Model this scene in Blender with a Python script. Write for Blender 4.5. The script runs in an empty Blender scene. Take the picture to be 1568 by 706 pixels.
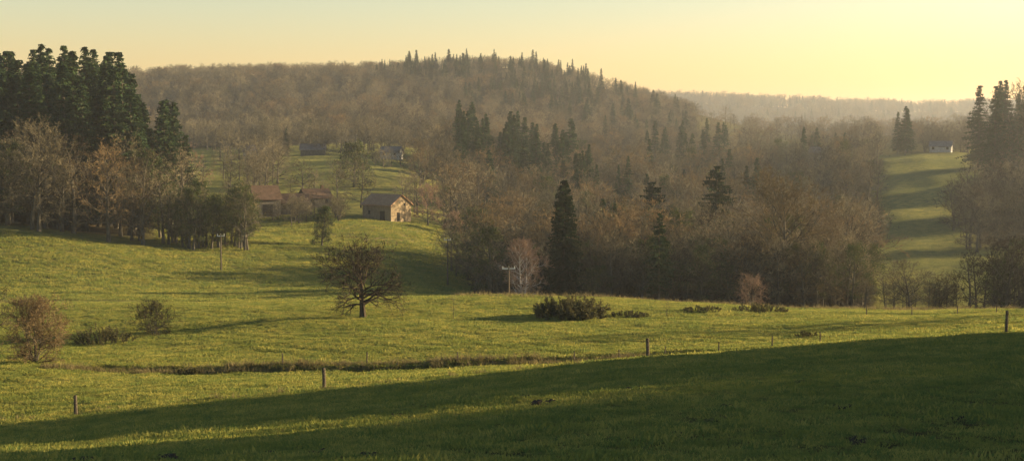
import bpy, math, random
import numpy as np
from mathutils import Vector, Matrix
R=random.Random(7); NR=np.random.RandomState(11)
F=2154.0; PHI=math.radians(76); ELEV=math.radians(11.5)
SD=(math.sin(PHI),math.cos(PHI)); QN=(-math.cos(PHI),math.sin(PHI))
scene=bpy.context.scene
# ------------------------------------------------------------ terrain heights
TILT=math.atan(143/F)
US=np.array([-700,0,300,600,800,1000,1200,1400,1568,2300],float)
TAB={
 90:[660,632,606,582,565,550,537,525,516,500],
 60:[700,684,660,635,615,600,588,578,570,550],
 38:[725,714,711,708,706,704,702,700,698,690],
 115:[575,562,561,556,549,541,528,514,503,490],
 145:[530,515,505,495,493,490,488,485,482,470],
 175:[480,471,463,456,457,462,469,474,475,465],
 200:[460,462,462,458,465,472,478,480,480,465],
 235:[390,412,430,440,462,465,467,465,460,440],
 270:[340,350,385,405,435,440,442,435,425,400],
 310:[315,324,352,365,400,410,412,405,395,380],
 345:[290,298,335,336,375,385,390,375,370,350],
 400:[262,268,300,310,345,352,355,330,325,310],
 470:[235,240,262,258,310,318,320,285,265,250],
 560:[220,225,235,234,270,285,280,248,245,230],
 700:[200,210,215,205,230,245,240,225,222,210],
 900:[165,160,150,150,165,200,212,210,205,190],
 1050:[140,130,118,112,108,158,205,208,203,190],
 1300:[165,160,150,140,135,175,207,210,206,195],
 1800:[200,200,200,200,200,200,207,208,205,200],
 2600:[185,180,180,178,168,158,165,172,170,165],
 4000:[200]*10, 9000:[205]*10}
DS=sorted(TAB)
def v2z(v,D):
    a=math.atan((v-353)/F)+TILT
    return -D*math.tan(a)
Z=[[v2z(v,D) for v in TAB[D]] for D in DS]
DL=[2,15]+DS
Z=[[-1.9]*10,[-4.3,-4.2,-4.1,-4.1,-4,-4,-3.9,-3.9,-3.8,-3.7]]+Z
Z=np.array(Z); LD=np.log(np.array(DL,float))
def hermite(xs,Y,xq):
    n=len(xs); m=np.zeros_like(Y)
    for i in range(n):
        if i==0: m[i]=(Y[1]-Y[0])/(xs[1]-xs[0])
        elif i==n-1: m[i]=(Y[-1]-Y[-2])/(xs[-1]-xs[-2])
        else:
            a=(Y[i]-Y[i-1])/(xs[i]-xs[i-1]); b=(Y[i+1]-Y[i])/(xs[i+1]-xs[i])
            m[i]=0.5*(a+b)
    out=[]
    for x in xq:
        x=min(max(x,xs[0]),xs[-1]); i=min(max(np.searchsorted(xs,x)-1,0),n-2)
        h=xs[i+1]-xs[i]; t=(x-xs[i])/h
        out.append((2*t**3-3*t*t+1)*Y[i]+(t**3-2*t*t+t)*h*m[i]+(-2*t**3+3*t*t)*Y[i+1]+(t**3-t*t)*h*m[i+1])
    return np.array(out)
def sm(a,b,x): t=np.clip((x-a)/(b-a),0,1); return t*t*(3-2*t)
LQ=np.linspace(LD[0],LD[-1],500); UQ=np.linspace(US[0],US[-1],240)
G=hermite(LD,Z,LQ); G=hermite(US,G.T.copy(),UQ).T
def H(x,y):
    x=np.asarray(x,float); y=np.asarray(y,float)
    yy=np.maximum(y,2.0); u=np.clip(784+F*x/yy,US[0],US[-1]-.01)
    fl=(np.log(np.clip(yy,2.0,8990))-LQ[0])/(LQ[1]-LQ[0]); fu=(u-UQ[0])/(UQ[1]-UQ[0])
    i=np.clip(fl.astype(int),0,len(LQ)-2); j=np.clip(fu.astype(int),0,len(UQ)-2)
    a=fl-i; b=fu-j
    z=G[i,j]*(1-a)*(1-b)+G[i+1,j]*a*(1-b)+G[i,j+1]*(1-a)*b+G[i+1,j+1]*a*b
    w=np.clip(yy/200,.25,1.5)
    z=z+w*(0.35*np.sin(x*.09+1.3*np.sin(y*.043))*np.cos(y*.071+x*.02)+.12*np.sin(x*.31+y*.17)*np.sin(y*.27-x*.11))
    z=z+0.05*np.sin(x*1.3+2*np.sin(y*.6))*np.sin(y*1.1+x*.4)
    yb=114+1.2*np.sin(x*.13)
    z=z-.4*(1-sm(yb-.2,yb+.6,yy))*sm(98,111,yy)*sm(40,160,u)*(1-sm(1000,1250,u))
    return z
def Hs(x,y): return float(H(np.array([x]),np.array([y]))[0])
def S(u): return (u-784)/F
def P(u,D): x=S(u)*D; return (x,D,Hs(x,D))
# ------------------------------------------------------------ materials
def mat(name):
    m=bpy.data.materials.new(name); m.use_nodes=True; nt=m.node_tree
    for n in list(nt.nodes): nt.nodes.remove(n)
    o=nt.nodes.new('ShaderNodeOutputMaterial'); return m,nt,o
def N(nt,t,**k):
    n=nt.nodes.new(t)
    for a,b in k.items(): setattr(n,a,b)
    return n
def mixc(nt,fac,a,b,bt='MIX'):
    n=N(nt,'ShaderNodeMix',data_type='RGBA',blend_type=bt)
    for s,v in ((0,fac),(6,a),(7,b)):
        if isinstance(v,bpy.types.NodeSocket): nt.links.new(v,n.inputs[s])
        else: n.inputs[s].default_value=v if s==0 else (*v,1)
    return n.outputs[2]
def noise(nt,scale,detail=4,vec=None,rough=.6):
    n=N(nt,'ShaderNodeTexNoise'); n.inputs['Scale'].default_value=scale; n.inputs['Detail'].default_value=detail; n.inputs['Roughness'].default_value=rough
    if vec: nt.links.new(vec,n.inputs['Vector'])
    return n.outputs[0]
def ramp(nt,fac,p0,p1):
    n=N(nt,'ShaderNodeMapRange'); n.interpolation_type='SMOOTHSTEP'
    nt.links.new(fac,n.inputs[0]); n.inputs[1].default_value=p0; n.inputs[2].default_value=p1
    return n.outputs[0]
def plantmat(name,c1,c2,trans=0.0,c3=None,nscale=.6):
    m,nt,o=mat(name); g=N(nt,'ShaderNodeNewGeometry'); oi=N(nt,'ShaderNodeObjectInfo')
    f=ramp(nt,noise(nt,nscale,2,g.outputs['Position']),.35,.65)
    c=mixc(nt,f,c1,c2)
    if c3: c=mixc(nt,oi.outputs['Random'],c,c3)
    d=N(nt,'ShaderNodeBsdfDiffuse'); nt.links.new(c,d.inputs[0])
    if trans:
        t=N(nt,'ShaderNodeBsdfTranslucent'); nt.links.new(c,t.inputs[0])
        ms=N(nt,'ShaderNodeMixShader'); ms.inputs[0].default_value=trans
        nt.links.new(d.outputs[0],ms.inputs[1]); nt.links.new(t.outputs[0],ms.inputs[2]); nt.links.new(ms.outputs[0],o.inputs[0])
    else: nt.links.new(d.outputs[0],o.inputs[0])
    return m
M_bark=plantmat('bark',(.065,.056,.042),(.12,.106,.08))
M_twig=plantmat('twigs_brown',(.06,.054,.036),(.09,.08,.05),.1,(.26,.215,.13))
M_twig_r=plantmat('twigs_reddish',(.24,.155,.105),(.30,.20,.14),.15)
M_twig_o=plantmat('twigs_orange',(.20,.135,.07),(.26,.18,.09),.1,(.13,.10,.055))
M_twig_d=plantmat('twigs_dark',(.045,.036,.026),(.07,.055,.037))
M_birch=plantmat('birch_bark',(.45,.40,.36),(.6,.54,.5))
M_need=plantmat('needles',(.03,.055,.024),(.06,.09,.035),.1,(.03,.05,.022))
M_needd=plantmat('needles_dark',(.022,.036,.018),(.036,.05,.022),.1)
M_ivy=plantmat('ivy_leaves',(.04,.06,.02),(.09,.10,.035),.2)
M_bush=plantmat('bush_leaves',(.08,.08,.035),(.12,.105,.045),.3)
M_grass=plantmat('grass_blades',(.29,.275,.06),(.44,.37,.09),.5,(.13,.18,.05),nscale=.25)
M_dead=plantmat('dry_weeds',(.17,.14,.06),(.24,.19,.09),.3)
M_soil=plantmat('soil',(.05,.038,.026),(.08,.06,.04),nscale=6)
# ------------------------------------------------------------ mesh helper
class MB:
    def __init__(s): s.v=[]; s.f=[]; s.m=[]
    def tri(s,a,b,c,m): n=len(s.v); s.v+=[a,b,c]; s.f.append((n,n+1,n+2)); s.m.append(m)
    def quad(s,a,b,c,d,m): n=len(s.v); s.v+=[a,b,c,d]; s.f.append((n,n+1,n+2,n+3)); s.m.append(m)
    def tube(s,pts,rs,k,m):
        n0=len(s.v)
        for i,p in enumerate(pts):
            d=(pts[min(i+1,len(pts)-1)]-pts[max(i-1,0)]).normalized()
            a=d.orthogonal().normalized() if abs(d.z)<.9 else Vector((1,0,0)).cross(d).normalized(); b=d.cross(a)
            for j in range(k):
                t=2*math.pi*j/k; s.v.append(p+(a*math.cos(t)+b*math.sin(t))*rs[i])
        for i in range(len(pts)-1):
            for j in range(k):
                s.f.append((n0+i*k+j,n0+i*k+(j+1)%k,n0+(i+1)*k+(j+1)%k,n0+(i+1)*k+j)); s.m.append(m)
    def box(s,c,sz,m,rot=0):
        cx,cy,cz=c; x,y,z=[q/2 for q in sz]; n=len(s.v); ca,sa=math.cos(rot),math.sin(rot)
        for dx in(-x,x):
            for dy in(-y,y):
                for dz in(-z,z): s.v.append(Vector((cx+dx*ca-dy*sa,cy+dx*sa+dy*ca,cz+dz)))
        for f in((0,1,3,2),(4,6,7,5),(0,4,5,1),(2,3,7,6),(0,2,6,4),(1,5,7,3)): s.f.append(tuple(n+q for q in f)); s.m.append(m)
    def mesh(s,name,mats):
        me=bpy.data.meshes.new(name); me.from_pydata([tuple(v) for v in s.v],[],s.f)
        for m in mats: me.materials.append(m)
        me.polygons.foreach_set('material_index',s.m); me.update(); return me
def rv(r,s=1): return Vector((r.uniform(-s,s),r.uniform(-s,s),r.uniform(-s,s)))
def rot_off(d,ang,az):
    a=d.orthogonal().normalized(); b=d.cross(a)
    return (d*math.cos(ang)+(a*math.cos(az)+b*math.sin(az))*math.sin(ang)).normalized()
def bare_tree(name,seed,Ht,Rad,start=.2,n=(16,6,5,4),tw=.03,mats=None,lean=0.05,wig=.22,leaves=0,leafs=.25,up=.05,top=.82,tr=None,flat=1.0,forks=1,gnarl=0):
    r=random.Random(seed); mb=MB(); L3=n[3]
    tr=tr or Ht*.022
    def leaf(p,k,sp):
        for _ in range(k):
            c=p+rv(r,sp); a=rv(r,1).normalized()*leafs*r.uniform(.6,1.3); b=rv(r,1).normalized()*leafs*r.uniform(.5,1)
            mb.tri(c,c+a,c+b,2)
    def grow(p,d,L,rad,lev):
        ns=(0,4,3,2,1)[lev]; pts=[p]; rs=[rad]; dd=d
        for i in range(ns):
            dd=(dd+rv(r,wig+gnarl*(lev<3))+Vector((0,0,up))).normalized(); pts.append(pts[-1]+dd*L/ns); rs.append(max(rad*(1-(i+1)/ns*.8),.004))
        if lev<=2: mb.tube(pts,rs,4 if lev==1 else 3,0)
        else:
            for i in range(ns):
                s=dd.cross(rv(r,1)).normalized()*max(tw*(1 if lev==4 else 1.3),0.004)
                a,b=pts[i],pts[i+1]; mb.tri(a-s,a+s,b,1)
        if lev==4:
            if leaves and r.random()<leaves: leaf(pts[-1],3,.3)
            return
        cnt=n[lev]
        for k in range(cnt):
            t=r.uniform(.18,1) if k<cnt-1 else 1
            f=t*ns; i=min(int(f),ns-1); q=pts[i].lerp(pts[i+1],f-i)
            base=(pts[i+1]-pts[i]).normalized()
            nd=rot_off(base,math.radians(r.uniform(22,62)),r.uniform(0,6.28))
            nd.z*=flat; nd.normalize()
            grow(q,nd,L*r.uniform(.42,.68)*(1.1-.45*t),rs[i]*.6,lev+1)
    for fk in range(forks):
        d=Vector((r.uniform(-lean,lean),r.uniform(-lean,lean),1)).normalized()
        if forks>1: d=rot_off(Vector((0,0,1)),r.uniform(.1,.45),fk*6.28/forks+r.random())
        pts=[Vector((0,0,-.3))]; rs=[tr*1.25]; ns=8; TL=Ht*top
        for i in range(ns):
            d=(d+rv(r,.06+gnarl*.5)+Vector((0,0,.05))).normalized(); pts.append(pts[-1]+d*(TL+.3)/ns); rs.append(tr*(1-(i+1)/ns*.85))
        mb.tube(pts,rs,6,0)
        for k in range(n[0]):
            tau=(k+r.random())/n[0]; t=start+(1-start)*tau; f=t*ns; i=min(int(f),ns-1); q=pts[i].lerp(pts[i+1],f-i)
            env=max(math.sin(math.pi*(.2+.72*tau)),.1)**.7
            ang=math.radians(78-50*tau+r.uniform(-10,10)); az=k*2.4+r.uniform(-.5,.5)
            dd=Vector((math.cos(az)*math.sin(ang),math.sin(az)*math.sin(ang),math.cos(ang)))
            grow(q,dd,Rad*env*r.uniform(.75,1.1)*.85,rs[i]*.5,1)
            if leaves>.5: leaf(q,6,.5)
    return mb.mesh(name,mats or [M_bark,M_twig,M_ivy])
def conifer(name,seed,Ht,Rad,base=.12,whorls=34,per=7,spray=.55,mats=None,droop=.35,power=.75,ragged=.25,fill=9):
    r=random.Random(seed); mb=MB()
    pts=[Vector((0,0,-.3+ (Ht+.3)*i/6)) for i in range(7)]; mb.tube(pts,[Ht*.016*(1-i/6.3) for i in range(7)],5,0)
    for w in range(whorls):
        t=(w+r.random()*.8)/whorls
        for k in range(per):
            tt=min(max(t+r.uniform(-1.2,1.2)/whorls,0),.99); z=Ht*(base+(1-base)*tt); rad=Rad*((1-tt)**power)*(1 if t>.12 else .6+t*3)+.12
            az=r.uniform(0,6.28); L=rad*(1-ragged*r.random()**1.5)*r.uniform(.8,1.12)
            dr=(droop+r.uniform(-.2,.2))*(1-t*1.3); h=Vector((math.cos(az),math.sin(az),0)); side=Vector((-h.y,h.x,0))
            o=Vector((0,0,z)); tip=o+h*L+Vector((0,0,-dr*L))
            mb.tri(o-Vector((0,0,.05)),o+Vector((0,0,.05)),tip,0)
            nn=max(3,int(fill*L/Rad)+2)
            for j in range(nn):
                s=(j+.6)/nn; p=o+h*L*s+Vector((0,0,-dr*L*s*s))
                for sg in(-1,1):
                    e=spray*r.uniform(.6,1.3)*(1-.35*s)*(1-.35*t)
                    q=p+side*sg*e+h*e*.7+Vector((0,0,r.uniform(-.55,.15)*e)); b=p+h*e*.9+Vector((0,0,r.uniform(-.2,.2)))*e
                    mb.tri(p+Vector((0,0,.04)),q,b,1)
                e=spray*r.uniform(.4,.9); mb.tri(p-h*e*.4,p+h*e*.5,p+Vector((r.uniform(-.2,.2),r.uniform(-.2,.2),-e)),1)
    return mb.mesh(name,mats or [M_bark,M_need])
def bush(name,seed,W,Ht,mats,nst=26,leaf=.12,nl=40,tw=.012):
    r=random.Random(seed); mb=MB()
    for k in range(nst):
        az=r.uniform(0,6.28); rr=r.random()**.55*W*.46; p=Vector((math.cos(az)*rr,math.sin(az)*rr,-.05))
        d=Vector((math.cos(az)*rr/W*1.2,math.sin(az)*rr/W*1.2,1)).normalized(); L=Ht*r.uniform(.5,.95)*math.sqrt(max(.12,1-(rr/(W*.5))**2))
        pts=[p]
        for i in range(4): d=(d+rv(r,.3)).normalized(); pts.append(pts[-1]+d*L/4)
        mb.tube(pts,[.03,.025,.02,.012,.006],3,0)
        for i in range(nl):
            f=r.uniform(.5,4); ii=min(int(f),3); q=pts[ii].lerp(pts[ii+1],f-ii)
            dd=(d+rv(r,1.6)).normalized(); e=q+dd*r.uniform(.2,.5)*Ht*.28; s=dd.cross(rv(r,1)).normalized()*tw
            mb.tri(q-s,q+s,e,1)
            if leaf:
                for _ in range(2):
                    c=q.lerp(e,r.random()); mb.tri(c,c+rv(r,1).normalized()*leaf,c+rv(r,1).normalized()*leaf,2)
    return mb.mesh(name,mats)
def addobj(name,me,loc=(0,0,0),rot=0,sc=(1,1,1),parent=None):
    o=bpy.data.objects.new(name,me); o.location=loc; o.rotation_euler=(0,0,rot); o.scale=sc if not isinstance(sc,(int,float)) else (sc,)*3
    scene.collection.objects.link(o)
    if parent: o.parent=parent
    return o
# ------------------------------------------------------------ terrain mesh
ss=np.concatenate([np.linspace(-3,-.62,30)[:-1],np.linspace(-.62,.62,330),np.linspace(.62,3,30)[1:]])
ds=np.exp(np.concatenate([np.linspace(math.log(2),math.log(34),25)[:-1],np.linspace(math.log(34),math.log(620),420),np.linspace(math.log(620),math.log(8900),110)[1:]]))
SS,DD=np.meshgrid(ss,ds); X=SS*DD; Y=DD; ZZ=H(X,Y)
nv=X.size; me=bpy.data.meshes.new('terrain'); co=np.stack([X.ravel(),Y.ravel(),ZZ.ravel()],1)
r_,c_=X.shape; idx=np.arange(nv).reshape(r_,c_)
quads=np.stack([idx[:-1,:-1],idx[:-1,1:],idx[1:,1:],idx[1:,:-1]],-1).reshape(-1,4)
me.from_pydata(co.tolist(),[],quads.tolist())
U=784+F*SS
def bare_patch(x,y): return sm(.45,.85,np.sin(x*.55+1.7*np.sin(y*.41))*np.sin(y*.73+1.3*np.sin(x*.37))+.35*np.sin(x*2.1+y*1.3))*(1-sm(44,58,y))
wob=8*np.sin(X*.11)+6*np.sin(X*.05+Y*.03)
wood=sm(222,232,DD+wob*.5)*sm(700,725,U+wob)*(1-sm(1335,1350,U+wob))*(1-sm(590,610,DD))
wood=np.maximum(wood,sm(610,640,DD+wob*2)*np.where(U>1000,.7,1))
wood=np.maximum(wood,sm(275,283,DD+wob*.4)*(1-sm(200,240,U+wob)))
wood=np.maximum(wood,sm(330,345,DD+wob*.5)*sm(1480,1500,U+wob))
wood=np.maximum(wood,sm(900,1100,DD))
ditch=np.exp(-((DD-(113.9+1.2*np.sin(X*.13)))/.4)**2)*sm(60,110,U)*(1-sm(950,1150,U))*.35
dry=sm(480,500,U)*(1-sm(640,680,U))*sm(300,306,DD+wob*.4)*(1-sm(322,330,DD+wob*.4))*.7
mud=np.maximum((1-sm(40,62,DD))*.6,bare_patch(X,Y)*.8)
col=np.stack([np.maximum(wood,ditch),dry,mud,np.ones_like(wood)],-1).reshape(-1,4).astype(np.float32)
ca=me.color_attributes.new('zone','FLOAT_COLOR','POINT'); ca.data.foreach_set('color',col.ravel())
me.polygons.foreach_set('use_smooth',[True]*len(me.polygons)); me.update()
m,nt,o=mat('meadow_ground'); g=N(nt,'ShaderNodeNewGeometry'); pos=g.outputs['Position']
n1=ramp(nt,noise(nt,.035,4,pos),.35,.65); n2=ramp(nt,noise(nt,.4,6,pos,.75),.38,.62); n3=ramp(nt,noise(nt,3.5,4,pos,.7),.35,.7)
c=mixc(nt,n1,(.20,.205,.05),(.33,.285,.07)); c=mixc(nt,n2,c,(.12,.14,.04)); 
f3=N(nt,'ShaderNodeMath',operation='MULTIPLY'); nt.links.new(n3,f3.inputs[0]); f3.inputs[1].default_value=.55
c=mixc(nt,f3.outputs[0],c,(.33,.285,.11))
at=N(nt,'ShaderNodeAttribute',attribute_name='zone'); sp=N(nt,'ShaderNodeSeparateColor'); nt.links.new(at.outputs[0],sp.inputs[0])
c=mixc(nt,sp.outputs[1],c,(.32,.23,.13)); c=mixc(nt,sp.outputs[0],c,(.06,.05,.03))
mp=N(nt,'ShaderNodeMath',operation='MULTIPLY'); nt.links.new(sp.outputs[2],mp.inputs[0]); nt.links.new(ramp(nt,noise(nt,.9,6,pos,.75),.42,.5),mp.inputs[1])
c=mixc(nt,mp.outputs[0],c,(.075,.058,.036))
d=N(nt,'ShaderNodeBsdfDiffuse'); nt.links.new(c,d.inputs[0])
bp=N(nt,'ShaderNodeBump'); bp.inputs['Strength'].default_value=1; bp.inputs['Distance'].default_value=1.0
nt.links.new(noise(nt,1.6,8,pos,.8),bp.inputs['Height']); nt.links.new(bp.outputs[0],d.inputs['Normal']); nt.links.new(d.outputs[0],o.inputs[0])
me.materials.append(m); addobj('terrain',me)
# ------------------------------------------------------------ instancing
def protocoll(name,meshes):
    c=bpy.data.collections.new(name)
    for i,me in enumerate(meshes):
        ob=bpy.data.objects.new('%s_part_%02d'%(name,i),me); c.objects.link(ob)
    return c
def scatter(name,coll,pts,scl,rot,idx):
    n=len(pts); me=bpy.data.meshes.new(name); me.from_pydata([tuple(p) for p in pts],[],[])
    a=me.attributes.new('scl','FLOAT_VECTOR','POINT'); a.data.foreach_set('vector',np.asarray(scl,np.float32).ravel())
    a=me.attributes.new('rot','FLOAT_VECTOR','POINT'); rr=np.zeros((n,3),np.float32); rr[:,2]=rot; a.data.foreach_set('vector',rr.ravel())
    a=me.attributes.new('idx','INT','POINT'); a.data.foreach_set('value',np.asarray(idx,np.int32))
    ob=addobj(name,me); ng=bpy.data.node_groups.new(name+'_gn','GeometryNodeTree')
    ng.interface.new_socket('Geometry',in_out='INPUT',socket_type='NodeSocketGeometry'); ng.interface.new_socket('Geometry',in_out='OUTPUT',socket_type='NodeSocketGeometry')
    gi=ng.nodes.new('NodeGroupInput'); go=ng.nodes.new('NodeGroupOutput'); ip=ng.nodes.new('GeometryNodeInstanceOnPoints'); ci=ng.nodes.new('GeometryNodeCollectionInfo')
    ci.inputs['Collection'].default_value=coll; ci.inputs['Separate Children'].default_value=True; ci.inputs['Reset Children'].default_value=True
    def na(nm,t):
        q=ng.nodes.new('GeometryNodeInputNamedAttribute'); q.data_type=t; q.inputs[0].default_value=nm; return q.outputs[0]
    L=ng.links; L.new(gi.outputs[0],ip.inputs['Points']); L.new(ci.outputs[0],ip.inputs['Instance']); ip.inputs['Pick Instance'].default_value=True
    L.new(na('idx','INT'),ip.inputs['Instance Index']); L.new(na('rot','FLOAT_VECTOR'),ip.inputs['Rotation']); L.new(na('scl','FLOAT_VECTOR'),ip.inputs['Scale']); L.new(ip.outputs[0],go.inputs[0])
    md=ob.modifiers.new('scatter','NODES'); md.node_group=ng; return ob
# tree prototypes, all 10 m tall (index): 0-3 bare, 4 ivy bare, 5 orange bare, 6-8 spruce, 9 dark, 10 reddish, 11 low dense, 12 low dense orange
tp=[bare_tree('p0',1,10,4.2,n=(15,6,5,4),tw=.028),bare_tree('p1',2,10,3.6,n=(15,6,5,4),tw=.028,start=.2),
 bare_tree('p2',3,10,4.8,n=(16,6,5,4),tw=.028,start=.15),bare_tree('p3',4,10,2.8,n=(14,6,5,3),tw=.026,start=.25),
 bare_tree('p4',5,10,3.0,n=(14,6,4,4),tw=.018,leaves=.7,leafs=.18),bare_tree('p5',6,10,4.6,n=(16,6,5,4),tw=.028,mats=[M_bark,M_twig_o,M_ivy]),
 conifer('p6',7,10,2.1,spray=.3,base=.1,power=.85,per=8),conifer('p7',8,10,2.3,spray=.28,base=.1,ragged=.6,droop=.3,whorls=38,per=8,power=.9),conifer('p8',9,10,1.7,spray=.24,base=.08,whorls=40,power=.9),
 bare_tree('p9',10,10,4.0,n=(15,6,5,4),tw=.026,mats=[M_bark,M_twig_d,M_ivy],start=.08),bare_tree('p10',12,10,3.6,n=(15,6,5,4),tw=.02,mats=[M_bark,M_twig_r,M_ivy]),
 bare_tree('p11',13,10,6.5,n=(11,6,5,3),tw=.042,start=.05,forks=2,top=.7),bare_tree('p12',14,10,6.5,n=(11,6,5,3),tw=.042,start=.05,forks=2,top=.7,mats=[M_bark,M_twig_o,M_ivy])]
TC=protocoll('tree_kinds',tp)
def wood(name,regs):
    pts=[];scl=[];rot=[];idx=[]
    for (u0,u1,d0,d1,cnt,h0,h1,kinds,cond) in regs:
        k=0; tries=0
        while k<cnt and tries<cnt*20:
            tries+=1
            D=math.sqrt(R.uniform(d0*d0,d1*d1)); u=R.uniform(u0,u1); x=S(u)*D
            if cond and not cond(u,D,x): continue
            pts.append((x,D,None)); h=R.uniform(h0,h1)/10; w=h*R.uniform(.85,1.25); scl.append((w,w,h)); rot.append(R.uniform(0,6.28)); idx.append(R.choice(kinds)); k+=1
    a=np.array([(p[0],p[1]) for p in pts]); z=H(a[:,0],a[:,1]); return scatter(name,TC,np.column_stack([a,z]),scl,rot,idx)
B=[0,1,2,3]
def sun_gaps(u,D,x):
    q=x*QN[0]+D*QN[1]; return not(300<q<322 or 352<q<376 or 405<q<440)  # added treeless lanes along the sun direction, letting sunlight onto the right meadow
wood('conifer_wood',[(-320,205,292,370,280,24,38,[6,7,7,7],None),(195,272,310,350,28,18,29,[6,7,7],None),(-250,255,272,292,44,12,21,B+[4,9],None),(235,300,300,345,16,14,22,[1,3,10,7],None)])
wood('tree_row',[(252,385,272,290,34,10,14,[4,3,3,4,4],None),(262,375,276,284,18,3,5,[4,9],None)])
wood('hill_forest',[(-300,1060,640,970,2000,8,14,B+[5,9,9,11,11,12],lambda u,D,x: not(900<u and D<700)),(-300,1060,970,1100,1300,5,10,[11,12,11,2],None),(620,900,960,1040,110,9,17,[6,8,7],None),(575,640,980,1040,16,7,12,[6,8],None),(700,900,850,960,70,10,17,[6,8,7],None),(880,1060,780,1000,46,11,20,[6,8],None),
  (250,560,600,660,60,8,13,B+[11],None)])
wood('valley_woodland',[(745,1330,224,246,75,7,13,B+[9,9,4,4,12],lambda u,D,x: not(765<u<840)and not (840<u<885 and D<242)),(800,1330,232,250,60,9,12,[11,9,4],lambda u,D,x: not (840<u<885 and D<242)),(705,1330,243,292,125,8,17,B+[9,5,5,4,5,12],lambda u,D,x: not(770<u<835 and D<256)),
  (920,1000,270,286,4,15,18,[6,7],None),(640,1345,350,600,430,8,18,B+B+[9,5,5,5,4,11,12],lambda u,D,x: (u>690 or D>380)),(720,1340,400,600,22,13,21,[6,7,8],None),
  (700,875,470,560,50,18,27,[6,7,7],None),(878,915,420,480,9,16,21,[6,8],None),(690,760,262,300,14,7,13,B+[11],None),(1130,1345,300,350,22,9,15,B+[5],None)])
wood('distant_woods',[(940,1750,640,1000,380,6,14,B+[5,9,11,12],lambda u,D,x: not(1330<u<1500 and D<660)),(990,1045,650,700,7,15,22,[6,8],None),(1075,1112,640,680,5,18,24,[7],None),(1235,1320,610,660,12,9,16,[6,9],None),
  (1372,1396,600,640,3,16,22,[6,7],None),(1458,1700,330,400,66,10,17,[9,9,0,11,2],sun_gaps),(1495,1900,440,520,50,18,33,[7,7,9,2],sun_gaps),(1410,1500,610,660,16,8,14,[9,1,11],None)])
wood('distant_ridge_woods',[(850,1800,2450,2680,800,14,24,[11,12,11,6],None),(850,1800,1400,2450,900,10,18,[11,12,11,6],None)])
wood('creek_trees',[(1488,1800,203,226,46,7,12,[9,9,9,4],None),(1320,1480,214,232,22,3,6,[9,2,5,12],None),(1230,1330,222,236,10,5,8,[2,0,5,12],None)])
wood('farm_trees',[(380,640,372,440,14,7,13,B,lambda u,D,x: not(440<u<640 and D>400)),(380,640,520,600,50,8,14,B+[6,11],None),(300,420,370,560,22,8,15,B,None),(380,520,326,345,13,4,7,[0,2,9,11],None),(560,640,470,500,8,4,7,[11,2],None),(350,430,480,505,10,4,7,[11,2],None)])
# wood standing to the right of the viewpoint, throws the long foreground shade
pts=[];scl=[];rot=[];idx=[]
def pq(p,q): return (p*SD[0]+q*QN[0],p*SD[1]+q*QN[1])
for k in range(375):
    p=R.uniform(78,128)
    q=R.uniform(63.5,80.5) if k<215 else (R.uniform(8,52.5) if k<360 else R.uniform(54,62))
    x,y=pq(p,q)
    pts.append((x,max(y,3),Hs(x,max(y,3)))); h=R.uniform(2.4,2.9) if k<215 else (R.uniform(1.9,2.6) if k<360 else R.uniform(1.2,2.0)); w_=h*.95; scl.append((w_,w_,h)); rot.append(R.uniform(0,6)); idx.append(R.choice([6,7,4,7]) if k<360 else R.choice([3,1,0]))
scatter('spruce_plantation',TC,pts,scl,rot,idx)
# ------------------------------------------------------------ individual trees
FM=[M_twig_d,M_twig_d,M_ivy]
addobj('fruit_tree',bare_tree('fruit_tree',21,7.9,6.1,start=.26,n=(30,8,6,5),tw=.021,mats=FM,wig=.3,up=.0,top=.72,tr=.38,gnarl=.12,lean=.15),P(555,150),.6)
addobj('fruit_tree',bare_tree('fruit_tree_b',22,7.5,5.0,start=.3,n=(16,7,5,4),tw=.018,mats=FM,wig=.3,top=.7,tr=.3,gnarl=.12),P(-48,132),2.)
addobj('birch_tree',bare_tree('birch_tree',23,12.6,3.9,start=.12,n=(26,8,6,4),tw=.03,mats=[M_birch,M_twig_r,M_ivy],forks=2,up=.06,tr=.2,top=.75),P(801,218),.3)
addobj('spruce_tree',conifer('spruce_tree',24,20.5,3.9,base=.02,whorls=62,per=11,spray=.6,mats=[M_bark,M_needd],power=.55,ragged=.4,droop=.45,fill=10),P(864,229))
addobj('spruce_tree',conifer('spruce_tree_b',25,15.2,3.4,base=.18,whorls=30,per=6,spray=.55,ragged=.5,droop=.2),P(1010,220))
addobj('pine_tree',conifer('pine_tree',26,20,4.2,base=.5,whorls=20,per=6,spray=.8,ragged=.6,droop=-.05,power=.4,mats=[M_bark,M_needd]),P(1000,290),1.)
addobj('pine_tree',conifer('pine_tree_b',27,23,5.5,base=.35,whorls=24,per=6,spray=.9,ragged=.6,droop=.02,power=.45,mats=[M_bark,M_needd]),P(1098,292),1.)
OM=[M_bark,M_twig_o,M_ivy]; RM=[M_bark,M_twig_r,M_ivy]
addobj('oak_tree',bare_tree('oak_tree',28,20.5,11.5,start=.22,n=(28,8,6,6),tw=.036,mats=OM,tr=.5),P(1205,232),.3)
addobj('oak_tree',bare_tree('oak_tree_b',29,16,8,start=.2,n=(22,8,6,5),tw=.034,tr=.4),P(830,264),.3)
addobj('oak_tree',bare_tree('oak_tree_c',30,15.5,8,start=.2,n=(22,8,6,5),tw=.034,tr=.4,mats=OM),P(940,246),.3)
addobj('ash_tree',bare_tree('ash_tree',31,7.2,4.6,start=.2,n=(18,7,6,4),tw=.02,tr=.2),P(1397,196),.3)
addobj('birch_tree',bare_tree('birch_tree_b',32,6.5,2.6,start=.1,n=(18,7,5,4),tw=.018,mats=RM,forks=2,top=.7,tr=.1),P(1152,212),.3)
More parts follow.
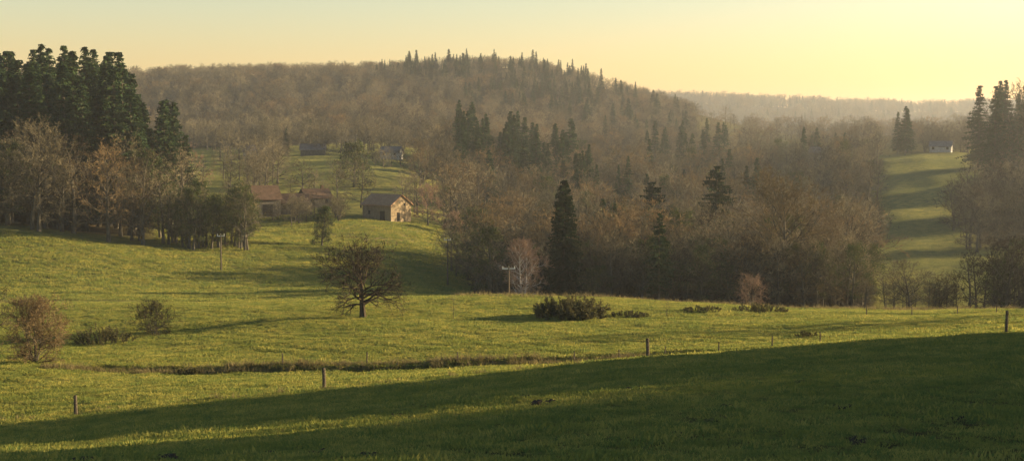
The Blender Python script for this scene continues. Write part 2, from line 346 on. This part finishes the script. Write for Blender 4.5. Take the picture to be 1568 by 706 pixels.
addobj('ivy_tree',bare_tree('ivy_tree',33,9,2.6,start=.1,n=(22,6,5,3),tw=.02,leaves=1,leafs=.24,tr=.25),P(492,288),.3)
addobj('maple_tree',bare_tree('maple_tree',34,10,4.8,start=.12,n=(22,7,6,4),tw=.042,mats=RM),P(655,344),.3)
addobj('maple_tree',bare_tree('maple_tree_b',35,6,3.8,start=.1,n=(18,7,5,4),tw=.042,mats=RM,forks=2,top=.7),P(696,335),.3)
addobj('oak_tree',bare_tree('oak_tree_d',36,13,6.6,start=.12,n=(22,7,5,4),tw=.04,tr=.4,leaves=.5,leafs=.45),P(542,425),.3)
addobj('oak_tree',bare_tree('oak_tree_e',37,12,7,start=.15,n=(20,7,5,4),tw=.038,tr=.4),P(425,430),.3)
addobj('ash_tree',bare_tree('ash_tree_b',38,23,8,start=.2,n=(24,8,6,5),tw=.03,tr=.45),P(58,272),.3)
addobj('ash_tree',bare_tree('ash_tree_c',39,19,8,start=.2,n=(24,8,6,5),tw=.028,tr=.4,mats=OM),P(165,270),.9)
addobj('ash_tree',bare_tree('ash_tree_d',40,10,5,start=.25,n=(18,7,5,4),tw=.024,tr=.25,mats=OM),P(212,280),.9)
for k,(p,q,h) in enumerate([(98,121,13),(104,124,14),(112,119,12),(120,139,13),(128,142,14),(125,104,12)]):
    x,y=pq(p,q); addobj('ash_tree',tp[k%3],(x,y,Hs(x,y)),k*1.3,h/10)
addobj('sapling',bare_tree('sapling',41,3,1,start=.3,n=(12,4,3,2),tw=.01,tr=.04),P(694,148))
addobj('sapling',bare_tree('sapling_b',42,2,.5,start=.3,n=(10,4,3,2),tw=.01,tr=.04),P(1022,150))
addobj('shrub',bare_tree('shrub_a',50,6.3,3.0,start=.04,n=(20,7,6,5),tw=.017,mats=[M_bark,M_twig_o,M_dead],forks=4,top=.74,tr=.09),P(48,118))
BM=[M_bark,M_twig_d,M_bush]
addobj('bush',bush('bush_a',51,5.5,2.3,BM,nst=60,leaf=.09,nl=60),P(155,137))
addobj('bush',bare_tree('bush_b',52,3.2,2.5,start=.1,n=(15,6,5,4),tw=.015,mats=BM,forks=3,top=.72,tr=.06,leaves=.15,leafs=.1),P(233,143))
addobj('bush',bush('bush_c',53,7.8,2.9,BM,nst=150,leaf=.16,nl=60),P(875,149))
addobj('bush',bush('bush_d',54,4.5,.9,BM,nst=60,leaf=.12,nl=40),P(965,150))
addobj('bush',bush('bush_e',55,6.5,1.3,BM,nst=80,leaf=.10,nl=40),P(1165,156))
addobj('bush',bush('bush_f',56,5,.8,BM,nst=50,leaf=.10,nl=40),P(1080,154))
addobj('bush',bush('bush_g',57,2.2,.8,BM,nst=26,leaf=.08,nl=40),P(285,113))
addobj('bush',bush('bush_h',58,2.6,.7,BM,nst=26,leaf=.08,nl=40),P(1240,124))
# ------------------------------------------------------------ fence, poles
mw,nt,o=mat('weathered_wood'); d=N(nt,'ShaderNodeBsdfDiffuse'); g=N(nt,'ShaderNodeNewGeometry'); nt.links.new(mixc(nt,ramp(nt,noise(nt,9,3,g.outputs['Position']),.3,.7),(.06,.05,.035),(.15,.12,.09)),d.inputs[0]); nt.links.new(d.outputs[0],o.inputs[0])
M_wood=mw
fe=bpy.data.objects.new('wire_fence',None); scene.collection.objects.link(fe)
tops=[]
for k,(u,hh) in enumerate([(-250,1.35),(109,1.25),(494,1.35),(994,1.4),(1546,1.7),(2000,1.4)]):
    s=S(u); D=89.0/(QN[0]*s+QN[1]); x,y,z=P(u,D); mb=MB(); t=Vector((R.uniform(-.05,.05),R.uniform(-.05,.05),1))*hh
    mb.tube([Vector((0,0,-.2)),t*.5,t,t*1.01],[.12,.115,.105,.02],8,0); addobj('post_%d'%(k+1),mb.mesh('post',[M_wood]),(x,y,z),parent=fe); tops.append((Vector((x,y,z)),t))
mb=MB()
for fr in(.55,.9):
    for (a,ta),(b,tb) in zip(tops[:-1],tops[1:]):
        pts=[]
        for i in range(13):
            q=(a+ta*fr).lerp(b+tb*fr,i/12); q.z=max(q.z-.1*math.sin(math.pi*i/12),Hs(q.x,q.y)+.15+.3*fr); pts.append(q)
        mb.tube(pts,[.004]*13,3,0)
addobj('wires',mb.mesh('wires',[M_wood]),parent=fe)
f2=bpy.data.objects.new('wire_fence',None); scene.collection.objects.link(f2)
for k,(u,D) in enumerate([(950,110),(1103,112),(1185,112),(1020,111),(1260,113),(1330,150),(1400,152),(1470,154),(1530,156),(880,112),(700,113.5),(560,114),(430,114)]):
    mb=MB(); t=Vector((R.uniform(-.06,.06),0,1)); mb.tube([Vector((0,0,-.2)),t*.6,t*1.05],[.06,.06,.05],6,0); addobj('post_%d'%(k+1),mb.mesh('post',[M_wood]),P(u,D),parent=f2)
M_pale=plantmat('pale_paint',(.6,.6,.56),(.7,.7,.65))
def pole(u,D,h,arm,rot=.2):
    mb=MB(); mb.tube([Vector((0,0,-.3)),Vector((0,0,h*.5)),Vector((0,0,h))],[.16,.13,.1],8,0)
    mb.box((0,0,h-.25),(arm,.14,.14),1,rot)
    for q in(-.45,0,.45): mb.tube([Vector((math.cos(rot)*q*arm,math.sin(rot)*q*arm,h-.18)),Vector((math.cos(rot)*q*arm,math.sin(rot)*q*arm,h+.12))],[.05,.04],6,1)
    addobj('utility_pole',mb.mesh('utility_pole',[M_wood,M_pale]),P(u,D))
pole(337,250,6.4,1.3); pole(779,203,5.4,1.9,.1); pole(685,250,8.5,1.2)
# ------------------------------------------------------------ buildings
def wallmat(name,a,b,sc=3):
    m,nt,o=mat(name); g=N(nt,'ShaderNodeTexCoord'); d=N(nt,'ShaderNodeBsdfDiffuse')
    v=N(nt,'ShaderNodeTexVoronoi'); v.inputs['Scale'].default_value=sc; nt.links.new(g.outputs['Object'],v.inputs['Vector'])
    bw=N(nt,'ShaderNodeRGBToBW'); nt.links.new(v.outputs['Color'],bw.inputs[0])
    c=mixc(nt,ramp(nt,noise(nt,1.2,5,g.outputs['Object']),.3,.7),a,b); c=mixc(nt,.3,c,bw.outputs[0],'MULTIPLY'); nt.links.new(c,d.inputs[0]); nt.links.new(d.outputs[0],o.inputs[0]); return m
M_stone=wallmat('stone_wall',(.28,.21,.13),(.37,.285,.18)); M_tile=wallmat('roof_tiles',(.38,.21,.12),(.48,.29,.17),5); M_tiled=wallmat('old_roof_tiles',(.10,.065,.045),(.15,.10,.07),5); M_slate=wallmat('slate_roof',(.12,.11,.11),(.2,.18,.17),5); M_white=wallmat('white_wall',(.40,.39,.36),(.5,.48,.45)); M_dark=plantmat('opening_dark',(.02,.018,.015),(.03,.025,.02)); M_greyst=wallmat('grey_stone',(.10,.09,.075),(.16,.14,.11))
def building(name,u,D,L,W,he,hr,ang,wm,rm,wins=(),doors=(),zoff=0,chim=False):
    x,y,z=P(u,D); e=bpy.data.objects.new(name,None); e.location=(x,y,z+zoff); e.rotation_euler=(0,0,ang); scene.collection.objects.link(e)
    mb=MB(); l,w=L/2,W/2; V=Vector; b=-2.5
    mb.quad(V((-l,-w,b)),V((l,-w,b)),V((l,-w,he)),V((-l,-w,he)),0); mb.quad(V((l,w,b)),V((-l,w,b)),V((-l,w,he)),V((l,w,he)),0)
    for s in(-1,1):
        n=len(mb.v); mb.v+=[V((s*l,-w,b)),V((s*l,w,b)),V((s*l,w,he)),V((s*l,0,hr)),V((s*l,-w,he))]; mb.f.append((n,n+1,n+2,n+3,n+4)); mb.m.append(0)
    addobj('walls',mb.mesh('walls',[wm]),parent=e)
    mb=MB(); ov=.45; sl=(hr-he)/w; t=.18
    for s in(-1,1):
        a=V((-l-ov,0,hr+.05)); c=V((-l-ov,s*(w+ov),he-ov*sl+.05)); a2=V((l+ov,0,hr+.05)); c2=V((l+ov,s*(w+ov),he-ov*sl+.05)); T=V((0,0,t))
        mb.quad(a+T,a2+T,c2+T,c+T,0); mb.quad(c,c2,c2+T,c+T,0); mb.quad(a,c,c+T,a+T,0); mb.quad(a2,c2,c2+T,a2+T,0); mb.quad(a,a2,c2,c,0)
    if chim: mb.box((l*.6,0,hr+.4),(.7,.6,1.4),0)
    addobj('roof',mb.mesh('roof',[rm]),parent=e)
    mb=MB()
    for (face,p,zz,ww,hh) in list(wins)+list(doors):
        if face=='f': mb.box((p,-w-.01,zz+hh/2),(ww,.08,hh),0)
        else: mb.box((l+.01,p,zz+hh/2),(.08,ww,hh),0)
    if mb.v: addobj('openings',mb.mesh('openings',[M_dark]),parent=e)
A=math.atan2(-.64,.77)
building('stone_barn',592,345,9.8,7,3.9,6.2,A,M_stone,M_tile,wins=[('g',1.2,3.6,.6,.7),('f',-2.5,1.5,.7,.9)],doors=[('f',2,0,1.6,2.4),('g',-1,0,1.0,2.1)])
building('farm_barn',404,352,6.5,7,4.2,7.2,.45,M_greyst,M_tiled,doors=[('f',0,0,2.5,2.8)],zoff=.2)
building('farmhouse',448,358,7.5,6,2.6,4.6,.15,M_greyst,M_tiled,wins=[('f',-2,1,.8,1),('f',2,1,.8,1)])
building('farmhouse',482,372,7,6,2.6,4.6,.55,M_greyst,M_tiled,wins=[('f',-2,1,.8,1),('f',2,1,.8,1)],chim=True)
building('white_house',392,520,7,6,2.2,4.2,-.3,M_white,M_slate,wins=[('f',-2,1,.8,1),('f',2,1,.8,1)],zoff=.4)
building('white_house',600,520,7,6,2.0,4.0,-.2,M_white,M_slate,wins=[('f',-2,1,.8,1),('f',2,1,.8,1)],zoff=.4)
building('farmhouse',480,525,9,7,1.8,3.8,.1,M_greyst,M_slate,zoff=.2)
building('white_house',1262,600,12,8,3.4,6.5,-.5,M_white,M_slate,wins=[('f',-3,1,1,1.2),('f',3,1,1,1.2)],zoff=2.5)
building('white_house',1440,616,9,7,2.4,4.6,-.4,M_white,M_slate,wins=[('f',-3,1,1,1.2),('f',3,1,1,1.2)],zoff=.2)
# ------------------------------------------------------------ grass, weeds, molehills
def tuft(name,seed,nb,h,w,sp,mt):
    r=random.Random(seed); mb=MB()
    for _ in range(nb):
        p=Vector((r.uniform(-sp,sp),r.uniform(-sp,sp),-.01)); a=r.uniform(0,6.28); s=Vector((math.cos(a),math.sin(a),0))*w*r.uniform(.7,1.3)
        t=p+Vector((r.uniform(-.6,.6)*h,r.uniform(-.6,.6)*h,h*r.uniform(.4,1.1))); m_=p.lerp(t,.55)+Vector((0,0,h*.12))
        mb.quad(p-s,p+s,m_+s*.7,m_-s*.7,0); mb.tri(m_-s*.7,m_+s*.7,t,0)
    return mb.mesh(name,[mt])
gt=[tuft('g%d'%i,60+i,26,.10,.012,.20,M_grass) for i in range(4)]
gt+=[tuft('h%d'%i,70+i,14,.5,.014,.25,M_dead) for i in range(2)]
GC=protocoll('grass_kinds',gt)
def grass(name,n,d0,d1,s0,s1,kinds,u0=-60,u1=1630,cond=None):
    D=np.sqrt(NR.uniform(d0*d0,d1*d1,n)); x=S(NR.uniform(u0,u1,n))*D; z=H(x,D)
    sc=NR.uniform(s0,s1,n)*(1+.35*np.sin(x*.7+np.sin(D*.9)*2)*np.sin(D*.5+np.sin(x*.33)*2))
    keep=np.ones(n,bool) if cond is None else cond(x,D)
    P3=np.column_stack([x,D,z])[keep]; sc=sc[keep]; n=len(sc)
    scatter(name,GC,P3,np.column_stack([sc*1.2,sc*1.2,sc]),NR.uniform(0,6.28,n),NR.choice(kinds,n))
nb=lambda x,y: bare_patch(x,y)<NR.uniform(.25,1.3,len(x))
grass('meadow_grass',62000,34,100,.6,1.4,[0,1,2,3],cond=nb)
grass('meadow_grass',4500,34,95,1.4,2.2,[0,1,2,3],cond=nb)
grass('meadow_grass',110000,95,190,1.0,1.8,[0,1,2,3])
grass('meadow_grass',2500,95,190,1.8,2.8,[0,1,2,3])
grass('meadow_grass',45000,200,350,2.0,3.2,[0,1,2,3],-60,720,cond=lambda x,y: ~((y>268)&(x/y*F+784<240)))
grass('dry_weeds',900,112.8,115,.5,1.3,[4,5],60,1000)
grass('dry_weeds',400,84,93,.5,1.1,[4,5],cond=lambda x,y: abs(x*QN[0]+y*QN[1]-89)<.8)
grass('dry_weeds',1500,172,196,.6,1.5,[4,5],700,1568)
mb=MB()
for (u,D,s) in [(830,58,.45),(800,62,.3),(972,62,.32),(1300,50,.35),(1320,42,.3),(1120,52,.25),(640,64,.3),(700,50,.25),(610,60,.25),(1235,60,.25),(1040,45,.2),(400,44,.3),(250,42,.35),(120,41,.35),(480,43,.3),(860,43,.2),(1475,47,.25),(320,46,.25),(60,43,.25),(180,44,.3),(560,41,.3)]:
    for q in range(12):
        x,y,z=P(u+R.uniform(-22,22)*s*2,D+R.uniform(-.8,.8)); rr=s*R.uniform(.25,.6); n0=len(mb.v); K=7
        mb.v.append(Vector((x,y,z+rr*.75)))
        for ring,(f,hh) in enumerate(((.5,.55),(1,-.1))):
            for j in range(K):
                t=6.283*j/K; g_=R.uniform(.7,1.3); mb.v.append(Vector((x+math.cos(t)*rr*f*g_,y+math.sin(t)*rr*f*g_,z+rr*hh*R.uniform(.7,1.2))))
        for j in range(K):
            a,b=n0+1+j,n0+1+(j+1)%K; mb.f+= [(n0,a,b),(a,a+K,b+K,b)]; mb.m+=[0,0]
addobj('molehills',mb.mesh('molehills',[M_soil]))
# ------------------------------------------------------------ haze
mb=MB(); mb.box((0,2900,10),(9000,6400,180),0); hz=addobj('haze',mb.mesh('haze',[]))
m,nt,o=mat('haze_air'); vs=N(nt,'ShaderNodeVolumeScatter'); vs.inputs['Color'].default_value=(.92,.94,.95,1); vs.inputs['Density'].default_value=.00017; vs.inputs['Anisotropy'].default_value=.5
nt.links.new(vs.outputs[0],o.inputs['Volume']); hz.data.materials.append(m)
# ------------------------------------------------------------ light, sky, camera
w=bpy.data.worlds.new('World'); scene.world=w; w.use_nodes=True; nt=w.node_tree; bg=nt.nodes['Background']
sk=N(nt,'ShaderNodeTexSky'); sk.sky_type='NISHITA'; sk.sun_disc=False; sk.sun_elevation=ELEV; sk.sun_rotation=PHI; sk.dust_density=1.2; sk.ozone_density=1; sk.altitude=200
tc=N(nt,'ShaderNodeTexCoord'); sx=N(nt,'ShaderNodeSeparateXYZ'); nt.links.new(tc.outputs['Generated'],sx.inputs[0])
tint=mixc(nt,ramp(nt,sx.outputs[2],0.0,.11),(1.9,1.2,.60),(1.6,1.38,1.08)); tint=mixc(nt,ramp(nt,sx.outputs[2],0.1,.35),tint,(.80,1.05,1.2))
cc=mixc(nt,1.0,sk.outputs[0],tint,'MULTIPLY')
nt.links.new(cc,bg.inputs[0]); bg.inputs[1].default_value=.15
sl=bpy.data.lights.new('sun','SUN'); sl.energy=15.5; sl.angle=math.radians(.5); sl.color=(1,.78,.46)
so=bpy.data.objects.new('sun',sl); scene.collection.objects.link(so)
dv=Vector((SD[0]*math.cos(ELEV),SD[1]*math.cos(ELEV),math.sin(ELEV))); so.rotation_euler=dv.to_track_quat('Z','Y').to_euler(); so.location=(100,0,100)
cam=bpy.data.cameras.new('camera'); co=bpy.data.objects.new('camera',cam); scene.collection.objects.link(co)
cam.sensor_width=36; cam.lens=36*F/1568; cam.clip_end=20000; cam.clip_start=.5; co.location=(0,0,0); co.rotation_euler=(math.pi/2-TILT,0,0); scene.camera=co
scene.view_settings.view_transform='Standard'; scene.view_settings.look='None'; scene.view_settings.exposure=0
